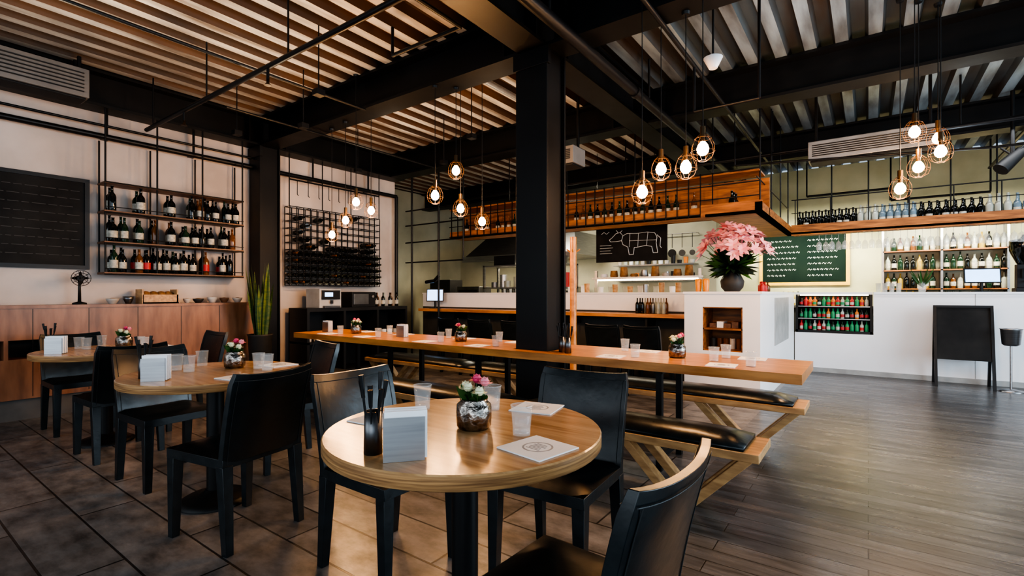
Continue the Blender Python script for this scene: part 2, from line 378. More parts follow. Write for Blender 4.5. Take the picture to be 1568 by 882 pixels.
def flower(b,c,r,m,n=9):
    for ring,(k,rr,h) in enumerate(((n,1,.15),(n-2,.7,.45),(n-4,.4,.8))):
        for i in range(k):
            a=2*math.pi*i/k+ring*.4
            b.leaf(c,(c[0]+r*rr*math.cos(a),c[1]+r*rr*math.sin(a),c[2]+r*h),r*.75,m,side=(-math.sin(a),math.cos(a),0))
def f_jar(b):
    b.lathe((0,0,0),[(.001,0),(.05,0),(.058,.01),(.060,.05),(.058,.08),(.045,.092),(.048,.1),(.044,.1),(.041,.09),(.05,.07),(.05,.02),(.001,.015)],SILV,seg=24,cap=False)
    for k in range(26):
        a=random.random()*6.28; rr=random.uniform(.03,.065)
        b.leaf((.01*math.cos(a),.01*math.sin(a),.08),(rr*math.cos(a),rr*math.sin(a),random.uniform(.105,.15)),.03,LEAF)
    for k,(x,y,z,m) in enumerate(((-.03,.0,.14,CREAM),(-.01,-.03,.142,CREAM),(.035,.01,.155,PINK),(.0,.03,.16,PINKH),(.03,-.03,.13,CREAM))):
        b.cyl((0,0,.05),(x,y,z),.002,LEAF,seg=5); b.ball((x,y,z),.016,m,seg=8,rings=5); flower(b,(x,y,z-.008),.03,m)
def f_gl(b): b.tumbler(0,0,0)
def f_mat(b):
    b.box(-.085,.085,-.085,.085,0,.004,PAPER)
    b.lathe((0,0,.0042),[(.040,0),(.043,.0003),(.046,0)],PRINT,seg=24,cap=False)
    for k in range(6): b.box(-.026+.004*(k%2),.026-.005*(k%3),-.024+k*.009,-.020+k*.009,.004,.0044,PRINT)
NAP=mk(f_nap,'napkin_holder'); CUT=mk(f_cut,'cutlery_cup'); JAR=mk(f_jar,'flower_jar'); GL=mk(f_gl,'drinking_glass'); MAT=mk(f_mat,'paper_napkin')
ZT=.7485
cx,cy=TABS[0]
place(NAP,'napkin_holder',(cx+.08,cy-.345,ZT),R(50)); place(CUT,'cutlery_cup',(cx-.02,cy-.37,ZT))
place(JAR,'flower_jar',(cx+.04,cy,ZT),R(20))
for dx,dy in ((.215,.03),(-.07,.24),(-.30,.09)): place(GL,'drinking_glass',(cx+dx,cy+dy,ZT))
place(MAT,'paper_napkin',(cx+.335,cy-.06,ZT),R(-10)); place(MAT,'paper_napkin',(cx+.06,cy+.36,ZT),R(12)); place(MAT,'paper_napkin',(cx-.30,cy-.11,ZT),R(5))
for cx,cy in TABS[1:]:
    place(NAP,'napkin_holder',(cx+.07,cy-.32,ZT),R(50)); place(JAR,'flower_jar',(cx-.07,cy+.14,ZT),R(50)); place(CUT,'cutlery_cup',(cx-.06,cy-.33,ZT))
    for dx,dy in ((.1,.2),(.2,.2),(-.1,-.1),(-.22,-.12),(-.3,.05)): place(GL,'drinking_glass',(cx+dx,cy+dy,ZT))
    place(MAT,'paper_napkin',(cx+.33,cy-.02,ZT),R(10)); place(MAT,'paper_napkin',(cx+.05,cy+.35,ZT),R(4))

# ------------------------------------------------------------ long communal table (built round the column)
TX0,TX1,TY0,TY1=-5.45,-.30,3.17,3.86
b=MB(); z0,z1=.69,.7485
b.box(TX0,-2.37,TY0,TY1,z0,z1,WOODL); b.box(-2.03,TX1,TY0,TY1,z0,z1,WOODL); b.box(-2.37,-2.03,TY0,3.28,z0,z1,WOODL); b.box(-2.37,-2.03,3.62,TY1,z0,z1,WOODL)
for x in (-5.0,-3.9,-2.75,-1.15):
    for y in (TY0+.13,TY1-.13):
        b.box(x-.02,x+.02,y-.02,y+.02,0,.66,STEEL)
    b.box(x-.03,x+.03,TY0+.1,TY1-.1,.66,.69,STEEL); b.box(x-.02,x+.02,TY0+.13,TY1-.13,.08,.12,STEEL)
b.obj('communal_table')
def bench(y0,y1,x0,x1,legs):
    b=MB(); 
    b.box(x0,x1,y0,y1,.35,.395,WOODB)
    n=3; L=(x1-.06-x0-.06)/n
    for xb in legs:
        for dx in (-.34,.34):
            for yy in (y0+.07,y1-.07):
                c=Vector((xb,yy,0)); t=Vector((xb+dx,yy,.35))
                s=.034
                b.hexa([(c.x-s,yy-s,0),(c.x+s,yy-s,0),(c.x+s,yy+s,0),(c.x-s,yy+s,0),(t.x-s,yy-s,.35),(t.x+s,yy-s,.35),(t.x+s,yy+s,.35),(t.x-s,yy+s,.35)],WOODB)
    o=b.obj('wooden_bench',bevel=.004)
    c=MB()
    for k in range(n):
        xa=x0+.06+k*L; xb=xa+L-.015
        N=12; vs=[];fs=[]
        for s in (0,1):
            for j in range(5):
                for i in range(N+1):
                    u=i/N; v=j/4
                    e=(1-abs(2*u-1)**14)*(1-abs(2*v-1)**4)
                    vs.append((xa+(xb-xa)*u,y0+.015+(y1-y0-.03)*v,(.396 if s==0 else .415+.045*e)))
        Q=5*(N+1)
        for j in range(4):
            for i in range(N):
                k0=j*(N+1)+i; fs.append((Q+k0,Q+k0+1,Q+k0+N+2,Q+k0+N+1)); fs.append((k0+N+1,k0+N+2,k0+1,k0))
        for i in range(N): fs.append((i,i+1,Q+i+1,Q+i)); k0=4*(N+1)+i; fs.append((k0+1,k0,Q+k0,Q+k0+1))
        for j in range(4): k0=j*(N+1); fs.append((k0+N+1,k0,Q+k0,Q+k0+N+1)); k0+=N; fs.append((k0,k0+N+1,Q+k0+N+1,Q+k0))
        c.add(vs,fs,LEATH,True)
    q=c.obj('cushion'); q.parent=o
bench(2.70,3.06,-5.2,-.44,(-.84,-2.9,-4.8)); bench(3.98,4.34,-5.2,-.36,(-.76,-2.9,-4.8))
for x in (-4.75,-3.15,-1.1): place(JAR,'flower_jar',(x,3.52,ZT),x)
for x in (-4.95,-4.3,-3.4,-2.75,-1.5,-.75):
    place(MAT,'paper_napkin',(x,3.29,ZT),R(random.uniform(-5,5)))
    place(GL,'drinking_glass',(x+.16,3.34,ZT))
    place(MAT,'paper_napkin',(x+.1,3.74,ZT),R(random.uniform(-5,5)))
    place(GL,'drinking_glass',(x-.06,3.68,ZT))
place(CUT,'cutlery_cup',(-1.93,3.33,ZT)); place(CUT,'cutlery_cup',(-1.85,3.28,ZT)); place(GL,'drinking_glass',(-.84,3.47,ZT))
place(NAP,'napkin_holder',(-3.95,3.5,ZT)); place(NAP,'napkin_holder',(-5.2,3.45,ZT))

# ------------------------------------------------------------ left wall: cabinet, chalkboard, shelf, rack
b=MB(); xf=-6.5
b.box(XL+.002,xf-.03,-.9,3.28,0,.2,CONC)
b.box(XL+.002,xf,-.9,3.28,.2,.58,WOODC)
b.box(XL+.002,xf-.28,-.9,1.5,.58,.8,PLAST)
b.box(XL+.002,xf,1.55,3.28,.58,1.06,WOODC); b.box(XL+.002,xf,-.9,1.55,.76,1.06,WOODC)
for y in (-.2,.72,.95,1.28,1.53): b.box(XL+.1,xf,y-.015,y+.015,.58,.76,WOODC)
b.box(XL+.002,xf+.015,-.9,3.29,1.06,1.09,WOODC)
for k in range(10): b.box(xf-.004,xf+.002,-.55+k*.42,-.545+k*.42,.22,1.055,PLAST)
b.obj('sideboard_cabinet')
b=MB(); 
b.box(XL,XL+.03,.25,1.58,1.50,2.38,CHALK)
for (a0,a1,c0,c1) in ((.21,1.62,2.38,2.42),(.21,1.62,1.46,1.50),(.21,.25,1.5,2.38),(1.58,1.62,1.5,2.38)): b.box(XL,XL+.045,a0,a1,c0,c1,PLAST)
for k in range(9):
    y=.32
    while y<1.5:
        L=random.uniform(.04,.12); b.box(XL+.03,XL+.0305,y,min(y+L,1.54),2.28-k*.085,2.285-k*.085,CHALKD); y+=L+.02
b.obj('wall_chalkboard')
b=MB(); ya,yb=1.69,3.12; xa,xb=-6.78,-6.54; tiers=(1.41,1.74,2.07)
for z in tiers: b.box(xa,xb,ya,yb,z,z+.022,WOODS)
b.box(xa,xb,ya,yb,2.38,2.395,WOODS)
for y in (ya+.01,ya+.48,ya+.95,yb-.01):
    b.tube([(xb-.01,y,1.41),(xb-.01,y,3.168)],.009,STEEL,seg=6); b.tube([(xa+.02,y,1.41),(xa+.02,y,2.86)],.009,STEEL,seg=6)
for z in tiers:
    b.tube([(xb,ya,z+.06),(xb,yb,z+.06)],.005,STEEL,seg=6); b.tube([(xb,ya,z),(xb,yb,z)],.009,STEEL,seg=6)
b.tube([(xb,ya,2.39),(xb,yb,2.39)],.009,STEEL,seg=6)
b.obj('hanging_bottle_shelf')
b=MB()
for ti,z in enumerate(tiers):
    y=ya+.09
    while y<yb-.06:
        if random.random()<(.95 if ti<1 else .75):
            for x in (-6.60,-6.69):
                b.bottle(x,y+random.uniform(-.01,.01),z+.0225,random.uniform(.24,.30),random.uniform(.033,.042),random.choice([BOTD,BOTD,BOTD,BOTD,BOTG,BOTA]),random.choice([LABW,LABW,LABW,LABR if ti==0 else LABW,None,None]))
        y+=random.choice([.085,.09,.1,.14])
b.obj('wine_bottles')
b=MB(); x=-6.73; ya,yb,za,zb=3.78,5.35,1.32,2.44
n=15
for k in range(n+1): y=ya+(yb-ya)*k/n; b.box(x-.005,x+.005,y-.005,y+.005,za,zb,STEEL); b.box(x+.13,x+.14,y-.005,y+.005,za,zb,STEEL)
for k in range(12): 
    z=za+(zb-za)*k/11; b.box(x-.005,x+.005,ya,yb,z-.005,z+.005,STEEL); b.box(x+.13,x+.14,ya,yb,z-.005,z+.005,STEEL)
    for j in range(0,n+1,3): y=ya+(yb-ya)*j/n; b.box(x,x+.13,y-.004,y+.004,z-.004,z+.004,STEEL)
for y in (ya,4.3,4.8,yb): b.tube([(x+.12,y,zb),(x+.12,y,3.168)],.008,STEEL,seg=6)
for k in range(9): y=ya+.12+k*.17; b.tube([(x+.12,y,2.82),(x+.12,y,2.62),(x+.15,y,2.60)],.005,STEEL,seg=5)
b.tube([(x+.12,ya,2.82),(x+.12,yb,2.82)],.012,STEEL)
b.obj('wine_grid_rack')
b=MB()
for k in range(n):
    for j in range(11):
        if j<5 or random.random()<(.45 if j<7 else .05):
            y=ya+(yb-ya)*(k+.5)/n; z=za+(zb-za)*(j+.5)/11
            b.cyl((x,y,z),(x+.14,y,z),.036,BOTD,seg=10); b.cyl((x+.14,y,z),(x+.23,y,z),.014,BOTD if random.random()<.9 else BOTA,seg=8)
b.obj('stored_wine_bottles')
zc=1.091
b=MB(); b.lathe((-6.6,1.5,zc),[(.06,0),(.06,.015),(.015,.03),(.012,.2)],PLAST)
b.cyl((-6.62,1.5,zc+.27),(-6.55,1.5,zc+.27),.03,PLAST)
for r in (.03,.055,.08): b.tube([(-6.54,1.5+r*math.cos(i*math.pi/8),zc+.27+r*math.sin(i*math.pi/8)) for i in range(17)],.003,PLAST,seg=5)
for i in range(10): a=i*math.pi/5; b.tube([(-6.53,1.5,zc+.27),(-6.54,1.5+.08*math.cos(a),zc+.27+.08*math.sin(a)),(-6.6,1.5+.07*math.cos(a),zc+.27+.07*math.sin(a))],.002,PLAST,seg=4)
for i in range(4):
    a=i*math.pi/2; b.leaf((-6.56,1.5,zc+.27),(-6.57,1.5+.075*math.cos(a),zc+.27+.075*math.sin(a)),.05,PLAST)
b.cyl((-6.6,1.5,zc+.18),(-6.6,1.5,zc+.27),.012,PLAST)
b.obj('desk_fan')
b=MB(); b.box(-6.74,-6.54,2.03,2.38,zc,zc+.015,WOODB)
for y in (2.03,2.37): b.box(-6.74,-6.54,y-.008,y+.008,zc,zc+.16,WOODB)
b.box(-6.555,-6.54,2.03,2.38,zc,zc+.1,WOODB)
for k in range(4): b.ball((-6.65,2.09+k*.075,zc+.1),.05,BREAD,sz=.8)
b.obj('bread_crate')
def bowl(b,x,y,z,r,h,m): b.lathe((x,y,z),[(r*.5,0),(r*.9,h*.6),(r,h),(r*.93,h),(r*.8,h*.55),(.001,h*.15)],m,seg=18,cap=False)
for (y,r,h,m) in ((1.78,.06,.06,CERAM),(1.92,.05,.08,INOXD),(2.5,.045,.05,CERAM),(2.62,.06,.05,POT),(2.78,.06,.07,CERAM),(2.92,.055,.06,WOODS),(3.08,.06,.06,CERAM)):
    b=MB(); bowl(b,-6.62,y,zc,r,h,m); b.ball((-6.62,y,zc+h*.75),r*.7,BREAD,sz=.5); b.obj('serving_bowl')
def ac(name,x0,x1,y0,y1,z0,z1,face,m=ACW,hang=True):
    b=MB(); b.box(x0,x1,y0,y1,z0,z1,m)
    n=6
    for k in range(n):
        z=z0+.05+(z1-z0-.10)*k/(n-1)
        if face=='x': b.box(x1,x1+.012,y0+.04,y1-.04,z-.006,z+.006,PLAST)
        else: b.box(x0+.04,x1-.04,y0-.012,y0,z-.006,z+.006,PLAST)
    b.box(x0+.02,x1-.02,y0+.02,y1-.02,z0-.02,z0,PLAST)
    if hang:
        for xx in (x0+.05,x1-.08): b.box(xx,xx+.03,y1-.08,y1-.05,z1,ZC-.001,STEEL)
    return b.obj(name,bevel=.012)
ac('air_conditioner',-6.52,-6.26,.35,1.5,3.14,3.42,'x'); 
ac('air_conditioner',-3.35,-2.75,5.0,5.3,2.72,2.92,'y')
ac('air_conditioner',-.57,.60,6.6+.05,6.95,2.74,2.96,'y',DUCT)

b=MB(); px,py=-6.12,3.12
b.lathe((px,py,0),[(.10,0),(.14,.68),(.15,.7),(.13,.7),(.12,.66),(.001,.66)],POT,seg=20,cap=False)
for k in range(26):
    a=k*2.4; r=.03+.05*random.random(); t=.08+.07*random.random()
    b.leaf((px+r*math.cos(a),py+r*math.sin(a),.65),(px+t*math.cos(a)*1.2,py+t*math.sin(a)*1.2,1.15+.48*random.random()),.06,LEAFD)
b.obj('potted_snake_plant')

b=MB(); X0,X1,Y0,Y1=-6.66,-6.2,3.8,5.6
b.box(X0,X1,Y0,Y1,.95,1.0,PLAST); b.box(X0,X1,Y0,Y1,.05,.1,PLAST)
for y in (3.82,4.4,5.0,5.58): b.box(X0,X1,y-.02,y+.02,0,.95,PLAST)
b.box(X0,X0+.02,Y0,Y1,.1,.95,PLAST); b.box(X0,X1,Y0,Y1,.5,.53,PLAST)
for k in range(14): b.lathe((X0+.3,3.92+k*.12,.53),[(.04,0),(.045,.1)],random.choice([CERAM,WHITE,INOXD,POT]),seg=10)
b.obj('service_station')
b=MB(); b.box(-6.55,-6.22,4.0,4.35,1.001,1.27,GREYP); b.box(-6.22,-6.2,4.03,4.32,1.12,1.25,PLAST); b.box(-6.2,-6.195,4.07,4.2,1.16,1.22,SCREEN)
b.box(-6.3,-6.16,4.05,4.3,1.001,1.03,INOXD); b.cyl((-6.18,4.17,1.06),(-6.18,4.17,1.11),.02,PLAST); b.obj('coffee_machine',bevel=.01)
b=MB(); b.box(-6.55,-6.24,4.55,4.98,1.001,1.23,PLAST); b.box(-6.24,-6.235,4.58,4.85,1.04,1.2,INOXD); b.cyl((-6.24,4.92,1.16),(-6.22,4.92,1.16),.02,INOX); b.obj('microwave_oven',bevel=.008)
b=MB()
for k in range(7): b.bottle(-6.35-.06*(k%2),5.08+k*.07,1.001,.22,.03,random.choice([BOTC,BOTD,BOTA]),LABW)
b.obj('syrup_bottles')

# ------------------------------------------------------------ kitchen counter
b=MB(); YC=6.4
b.box(-6.66,-1.78,YC,YC+.12,.97,1.2,WHITE); b.box(-6.66,-1.78,YC-.02,YC+.45,1.2,1.22,WHITE)
b.box(-6.66,-1.78,YC,YC+.1,0,.97,WALLG); b.box(-6.66,-1.78,YC+.1,YC+.45,.0,.9,INOXD)  # dark panel puts the recess shade under the shelf into colour
b.box(-6.4,-1.78,YC-.36,YC,.90,.945,WOODL)
for x in (-5.6,-4.5,-3.4,-2.3): b.box(x-.015,x+.015,YC-.3,YC,.78,.90,STEEL)
b.obj('kitchen_counter')
b=MB()
for k in range(16):
    x=-2.0-.11*k; 
    b.lathe((x,YC+.05+.1*(k%2),1.221),[(.035,0),(.04,.07+.06*random.random())],random.choice([CERAM,INOX,BOTC,WOODB,WHITE]),seg=12)
b.obj('counter_jars')
b=MB()
for k in range(12): b.bottle(-2.1-.07*(k%6),YC-.12-.1*(k//6),.946,.2,.025,random.choice([INOXD,BOTD,BOTC,BOTA]))
b.obj('condiment_bottles')
def monitor(name,x,y,z,w,h,rz):
    b=MB(); b.cb((0,0,.12+h/2),(w,.025,h),PLAST,rx=R(-8)); b.cb((0,-.016,.12+h/2),(w-.03,.004,h-.03),SCREEN,rx=R(-8)); b.cyl((0,.02,0),(0,.02,.14),.02,PLAST); b.box(-.09,.09,-.06,.09,0,.012,PLAST)
    b.obj(name,(x,y,z),rz,bevel=.004)
monitor('pos_monitor',-6.15,6.2,.946,.3,.22,R(35)) 
b=MB()
b.box(-8.2,-2.6,8.9,9.58,.0,.9,INOXD); b.box(-8.2,-2.6,8.88,9.58,.9,.93,INOX)
b.box(-6.9,-5.9,8.8,9.5,.93,1.2,PLAST); b.box(-5.6,-4.9,8.95,9.5,.93,1.35,INOX); b.box(-5.55,-4.95,8.93,8.95,1.0,1.28,PLAST)
b.obj('kitchen_range',bevel=.01)
b=MB()
for k in range(10):
    x=-4.7+k*.21; r=random.uniform(.06,.1); h=random.uniform(.1,.28)
    b.lathe((x,9.15,.931),[(r*.9,0),(r,h),(r*1.05,h),(r*.2,h+.03)],random.choice([INOX,INOXD,PLAST,INOX]),seg=16)
for k in range(6):
    x=-6.8+k*.17; b.lathe((x,9.1,1.201),[(.07,0),(.075,.12)],random.choice([INOX,INOXD]),seg=14); b.tube([(x,9.03,1.3),(x,8.85,1.33)],.01,PLAST)
b.obj('cooking_pots')
b=MB()
b.tube([(-4.3,9.5,2.35),(-2.6,9.5,2.35)],.01,INOX)
for x in (-4.3,-2.6): b.tube([(x,9.5,2.35),(x,9.6,2.35)],.01,INOX)
for k in range(9):
    x=-4.2+k*.19; b.tube([(x,9.48,2.35),(x,9.48,2.08)],.006,PLAST); b.cyl((x,9.47,1.98),(x,9.49,1.98),random.uniform(.05,.1),random.choice([INOXD,PLAST]),seg=16)
b.obj('hanging_pan_rail')
b=MB()
b.box(-7.9,-6.3,7.6,8.2,0,.9,INOXD); b.box(-7.8,-7.2,7.7,8.1,.9,1.5,PLAST); b.box(-7.0,-6.4,7.7,8.1,.9,1.35,INOXD); b.box(-6.95,-6.45,7.68,7.7,.98,1.28,PLAST)
b.obj('kitchen_oven_stack',bevel=.01)
b=MB()
for x in (-6.1,-4.3):
    for y in (7.5,7.95): b.box(x-.02,x+.02,y-.02,y+.02,0,1.75,INOX)
for z in (.85,1.3,1.72): b.box(-6.12,-4.28,7.48,7.97,z,z+.025,INOX)
for z in (.875,1.325):
    for k in range(11):
        r=random.uniform(.05,.075); b.lathe((-5.98+k*.16,7.68+.08*(k%2),z),[(r,0),(r,random.uniform(.08,.26))],random.choice([CERAM,WHITE,INOX,PLAST,BOTC,INOXD,LABR]),seg=12)
b.box(-5.9,-5.4,7.55,7.9,1.745,1.93,PLAST)
for k in range(5): b.lathe((-5.2+k*.19,7.7,1.745),[(.07,0),(.08,.14)],random.choice([INOX,WHITE,INOXD]),seg=12)
b.obj('stainless_prep_rack')
b=MB()
b.hexa([(-7.2,8.1,1.95),(-4.4,8.1,1.95),(-4.4,9.58,1.95),(-7.2,9.58,1.95),(-6.9,8.6,2.45),(-4.7,8.6,2.45),(-4.7,9.58,2.45),(-6.9,9.58,2.45)],INOX)
b.box(-7.2,-4.4,8.08,8.12,1.88,2.0,INOX); b.box(-6.8,-4.8,8.3,8.36,1.925,1.949,LEDW); b.box(-6.2,-5.4,9.0,9.5,2.45,ZC-.001,INOXD)
b.obj('extractor_hood')
b=MB()
for z in (1.45,1.75): 
    b.box(-4.2,-2.6,9.3,9.6,z,z+.025,INOX)
    for k in range(13): b.lathe((-4.1+k*.12,9.42,z+.025),[(.04,0),(.045,random.uniform(.06,.16))],random.choice([CERAM,WHITE,INOX,LABO,BOTC,PLAST]),seg=10)
b.obj('kitchen_wall_shelf')
# butcher cuts chalkboard hung above the pass
b=MB(); X0=-3.69; b.box(X0,-2.50,7.5,7.53,1.72,2.27,CHALK)
def chalk(pts,r=.0055): b.tube([(X0+x*1.19,7.496,1.72+z*.55) for x,z in pts],r,CHALKW,seg=4)
chalk([(.38,.62),(.40,.76),(.46,.82),(.60,.80),(.74,.82),(.84,.78),(.87,.66),(.86,.50),(.88,.22),(.82,.22),(.80,.40),(.72,.44),(.60,.40),(.56,.40),(.55,.20),(.49,.20),(.47,.42),(.40,.50),(.38,.62)])
chalk([(.40,.76),(.36,.86),(.30,.84),(.24,.72),(.20,.66),(.22,.60),(.30,.60),(.38,.62)]); chalk([(.33,.86),(.30,.94)]); chalk([(.36,.86),(.39,.92)])
chalk([(.87,.72),(.92,.62),(.91,.40),(.93,.34)]); chalk([(.50,.81),(.49,.42)],.004); chalk([(.62,.80),(.61,.41)],.004); chalk([(.75,.82),(.73,.44)],.004); chalk([(.49,.60),(.86,.58)],.004)
for z in (.5,.42,.34,.26): chalk([(.06,z),(.26-.03*(z*10%2),z)],.004)
chalk([(.08,.84),(.12,.9),(.16,.84),(.2,.9)],.005)
for x in (-3.68,-2.70): b.tube([(x,7.515,2.27),(x,7.515,ZC)],.005,STEEL,seg=5)
b.obj('butcher_cuts_chalkboard')
b=MB(); 
for x in (-3.4,-1.85): b.box(x-.02,x+.02,6.9,6.94,0,1.55,INOX)
b.box(-3.45,-1.8,6.87,7.1,1.42,1.45,INOX); b.box(-3.4,-1.85,6.92,6.98,1.40,1.42,LEDW)
for k in range(9): b.lathe((-3.3+k*.16,6.99,1.45),[(.05,0),(.06,.02),(.05,.05+.05*(k%3))],random.choice([CERAM,WHITE,BREAD,INOX]),seg=12)
b.obj('heated_pass_shelf')
b=MB(); b.cyl((-2.53,4.6,0),(-2.53,4.6,1.8),.035,WOODL,seg=14); b.lathe((-2.53,4.6,0),[(.17,0),(.17,.02),(.03,.05)],WOODL)
for k in range(4): a=k*1.57+.4; b.tube([(-2.53,4.6,1.62),(-2.53+.07*math.cos(a),4.6+.07*math.sin(a),1.67)],.008,WOODL)
b.obj('wooden_coat_stand')
b=MB(); yp=5.98
for x in (-6.50,-5.85): b.tube([(x,yp,0),(x,yp,HT)],.018,PIPE)
for z in (1.75,2.1,2.4,2.66): b.tube([(-6.66,yp,z),(-5.3,yp,z)],.012,PIPE)
b.tube([(-5.3,yp,1.75),(-5.3,yp,HT)],.012,PIPE); b.tube([(-5.85,yp,1.5),(-5.95,yp,1.42),(-6.15,yp,1.40)],.03,PIPE)
b.obj('pipe_rack')

# ------------------------------------------------------------ hanging wood shelves (L shape)
b=MB()
b.box(-5.75,-1.55,6.15,6.19,2.13,2.24,WOODH); b.box(-5.75,-1.55,6.15,6.55,2.13,2.16,WOODH); b.box(-5.75,-.95,6.51,6.55,2.13,2.58,WOODH)
b.box(-5.75,-1.0,6.15,6.55,2.60,2.62,WOODH)
b.box(-1.02,-.95,6.0,8.75,2.10,2.22,WOODH); b.box(-1.55,-.95,6.0,8.75,2.10,2.13,WOODH); b.box(-1.6,-.95,6.0,6.04,2.10,2.24,WOODH)
b.box(-.95,3.5,8.55,8.9,2.10,2.13,WOODH); b.box(-.95,3.5,8.55,8.58,2.08,2.24,WOODH)
x=-5.7
while x<-1.5:
    b.box(x-.006,x+.006,6.13,6.142,2.13,2.64,STEEL); x+=.14
for z in (2.15,2.32,2.48,2.63): b.box(-5.75,-1.0,6.13,6.142,z-.006,z+.006,STEEL)
for x in (-5.7,-4.65,-3.6,-2.55,-1.55): b.tube([(x,6.35,2.62),(x,6.35,HT)],.009,STEEL,seg=6)
for y in (6.2,7.0,7.8,8.6): b.tube([(-1.0,y,2.2),(-1.0,y,HT)],.009,STEEL,seg=6)
for k in range(10): x=-.9+k*.45; b.tube([(x,8.86,2.1),(x,8.86,HT)],.009,STEEL,seg=6); b.tube([(x,8.57,2.2),(x,8.57,2.62)],.007,STEEL,seg=6)
b.tube([(-.95,8.57,2.62),(3.5,8.57,2.62)],.009,STEEL,seg=6); b.tube([(-.95,8.57,2.42),(3.5,8.57,2.42)],.006,STEEL,seg=6)
b.tube([(-1.0,6.0,2.5),(-1.0,8.6,2.5)],.008,STEEL,seg=6)
b.obj('hanging_wood_shelf')
b=MB(); x=-.85
while x<3.3:
    u=(x+.85)%1.35
    if u<.75: b.bottle(x,8.66,2.131,.32,.038,BOTD,LABW if random.random()<.5 else None); b.bottle(x+.03,8.78,2.131,.32,.038,BOTD)
    elif u<1.0: b.bottle(x,8.66,2.131,.34,.04,BOTC,None); b.bottle(x+.03,8.79,2.131,.34,.04,BOTC)
    else: b.bottle(x,8.66,2.131,.33,.038,BOTB,LABW); b.bottle(x+.03,8.78,2.131,.33,.038,BOTB)
    x+=.084
x=-5.5
while x<-1.7:
    if random.random()<.75: b.bottle(x,6.3,2.161,.3,.036,random.choice([BOTA,BOTD,BOTG,BOTD]),LABW)
    x+=.11
for k in range(9): b.bottle(-1.3,6.2+k*.11,2.131,.28,.037,random.choice([BOTD,BOTG]),LABW)
b.obj('shelf_wine_bottles')
b=MB()
for k in range(36):
    x=-.6+k*.08; b.T=Matrix.Translation((x,8.70+.08*(k%2),2.095))@Matrix.Rotation(math.pi,4,'X'); b.wineglass(0,0,0,.24,.04)
b.T=Matrix.Identity(4)
b.obj('hanging_wine_glasses')

# ------------------------------------------------------------ white island + bar
b=MB(); x0,x1,y0,y1=-1.76,-.95,5.9,8.88; nx0,nx1,nz0,nz1=-1.55,-1.127,.55,1.05
b.box(x0,nx0,y0,y1,0,1.2,WHITE); b.box(nx1,x1,y0,y1,0,1.2,WHITE); b.box(nx0,nx1,y0,y1,0,nz0,WHITE); b.box(nx0,nx1,y0,y1,nz1,1.2,WHITE); b.box(nx0,nx1,y0+.4,y1,nz0,nz1,WOODH)
for (a,c,d,e) in ((nx0,nx0+.012,nz0,nz1),(nx1-.012,nx1,nz0,nz1),(nx0,nx1,nz0,nz0+.012),(nx0,nx1,nz1-.012,nz1),(nx0,nx1,.79,.81)): b.box(a,c,y0+.004,y0+.4,d,e,WOODH)
for k in range(5): b.lathe((nx0+.07+.07*k,y0+.2,.563),[(.03,0),(.032,.12)],random.choice([BOTA,POT,CERAM]),seg=10)
for k in range(4): b.box(nx0+.05+.08*k,nx0+.12+.08*k,y0+.1,y0+.3,.811,.86+.02*(k%2),random.choice([PAPER,WOODS,POT]))
b.box(x0-.01,x1+.02,y0-.02,y1,1.2,1.225,WHITE)
b.box(x1,x1+.006,6.9,8.2,.55,1.15,GREYP)
b.obj('white_service_island')
b=MB()
b.box(-.94,.06,8.9,9.4,0,.60,WHITE); b.box(.06,4.45,8.9,9.05,0,1.2,WHITE)
b.box(.06,4.46,8.87,9.4,1.2,1.225,WHITE); b.box(.06,4.45,9.05,9.38,0,.9,INOXD)
for x in (1.15,2.25,3.35): b.box(x-.003,x+.003,8.897,8.9,0,1.2,GREYP)
b.box(-.94,4.45,8.89,8.9,0,.07,GREYP)
b.obj('bar_counter')
b=MB()
b.box(-.93,.05,8.93,8.95,.602,.64,PLAST); b.box(-.93,.05,8.92,9.39,1.19,1.225,WHITE); b.box(-.93,-.9,8.93,9.35,.602,1.19,PLAST); b.box(.02,.05,8.93,9.35,.602,1.19,PLAST); b.box(-.93,.05,9.35,9.38,.602,1.19,PLAST)
for z in (.615,.81,1.0): b.box(-.9,.02,8.95,9.3,z,z+.012,INOX)
b.box(-.88,0,9.0,9.04,1.175,1.188,LEDW)
for z,h in ((.628,.16),(.823,.15),(1.013,.14)):
    x=-.86
    while x<0:
        m=random.choice([LABR,LABP,LABP,BOTG,BOTC,LABO,LABP,BOTD]); b.bottle(x,8.99,z,h,.026,m,random.choice([LABW,LABP,LABR]),seg=8); b.bottle(x,9.1,z,h,.026,m,None,seg=8); x+=.06
b.obj('drinks_display_fridge')
b=MB()
b.box(-2.2,4.4,10.3,10.79,0,.95,WALLG); b.box(-2.2,4.4,10.28,10.79,.95,.99,INOX); b.obj('back_bar_counter')
b=MB()
b.box(.18,1.75,10.77,10.795,1.2,2.5,WALLK)
for x in (.2,.96,1.73): b.box(x-.015,x+.015,10.5,10.79,.991,2.42,INOX)
for z in (1.27,1.58,1.9): b.box(.2,1.73,10.5,10.77,z,z+.02,WOODH)
b.box(.2,1.73,10.72,10.76,2.40,2.42,LEDW)
b.obj('back_bar_shelf')
b=MB()
for z in (.991,1.291,1.601,1.921):
    x=.27
    while x<1.7:
        if abs(x-.96)>.05: b.bottle(x,10.62,z,random.uniform(.22,.28),.035,random.choice([BOTC,BOTC,BOTA,BOTY,BOTG,BOTD,BOTD,BOTG]),random.choice([LABW,None,None,LABW]))
        x+=.084
b.obj('spirit_bottles')
b=MB(); x0,x1,z0,z1=-1.69,-.33,1.42,2.32; YW=YB-.001
b.box(x0,x1,YB-.025,YW,z0,z1,CHALKG)
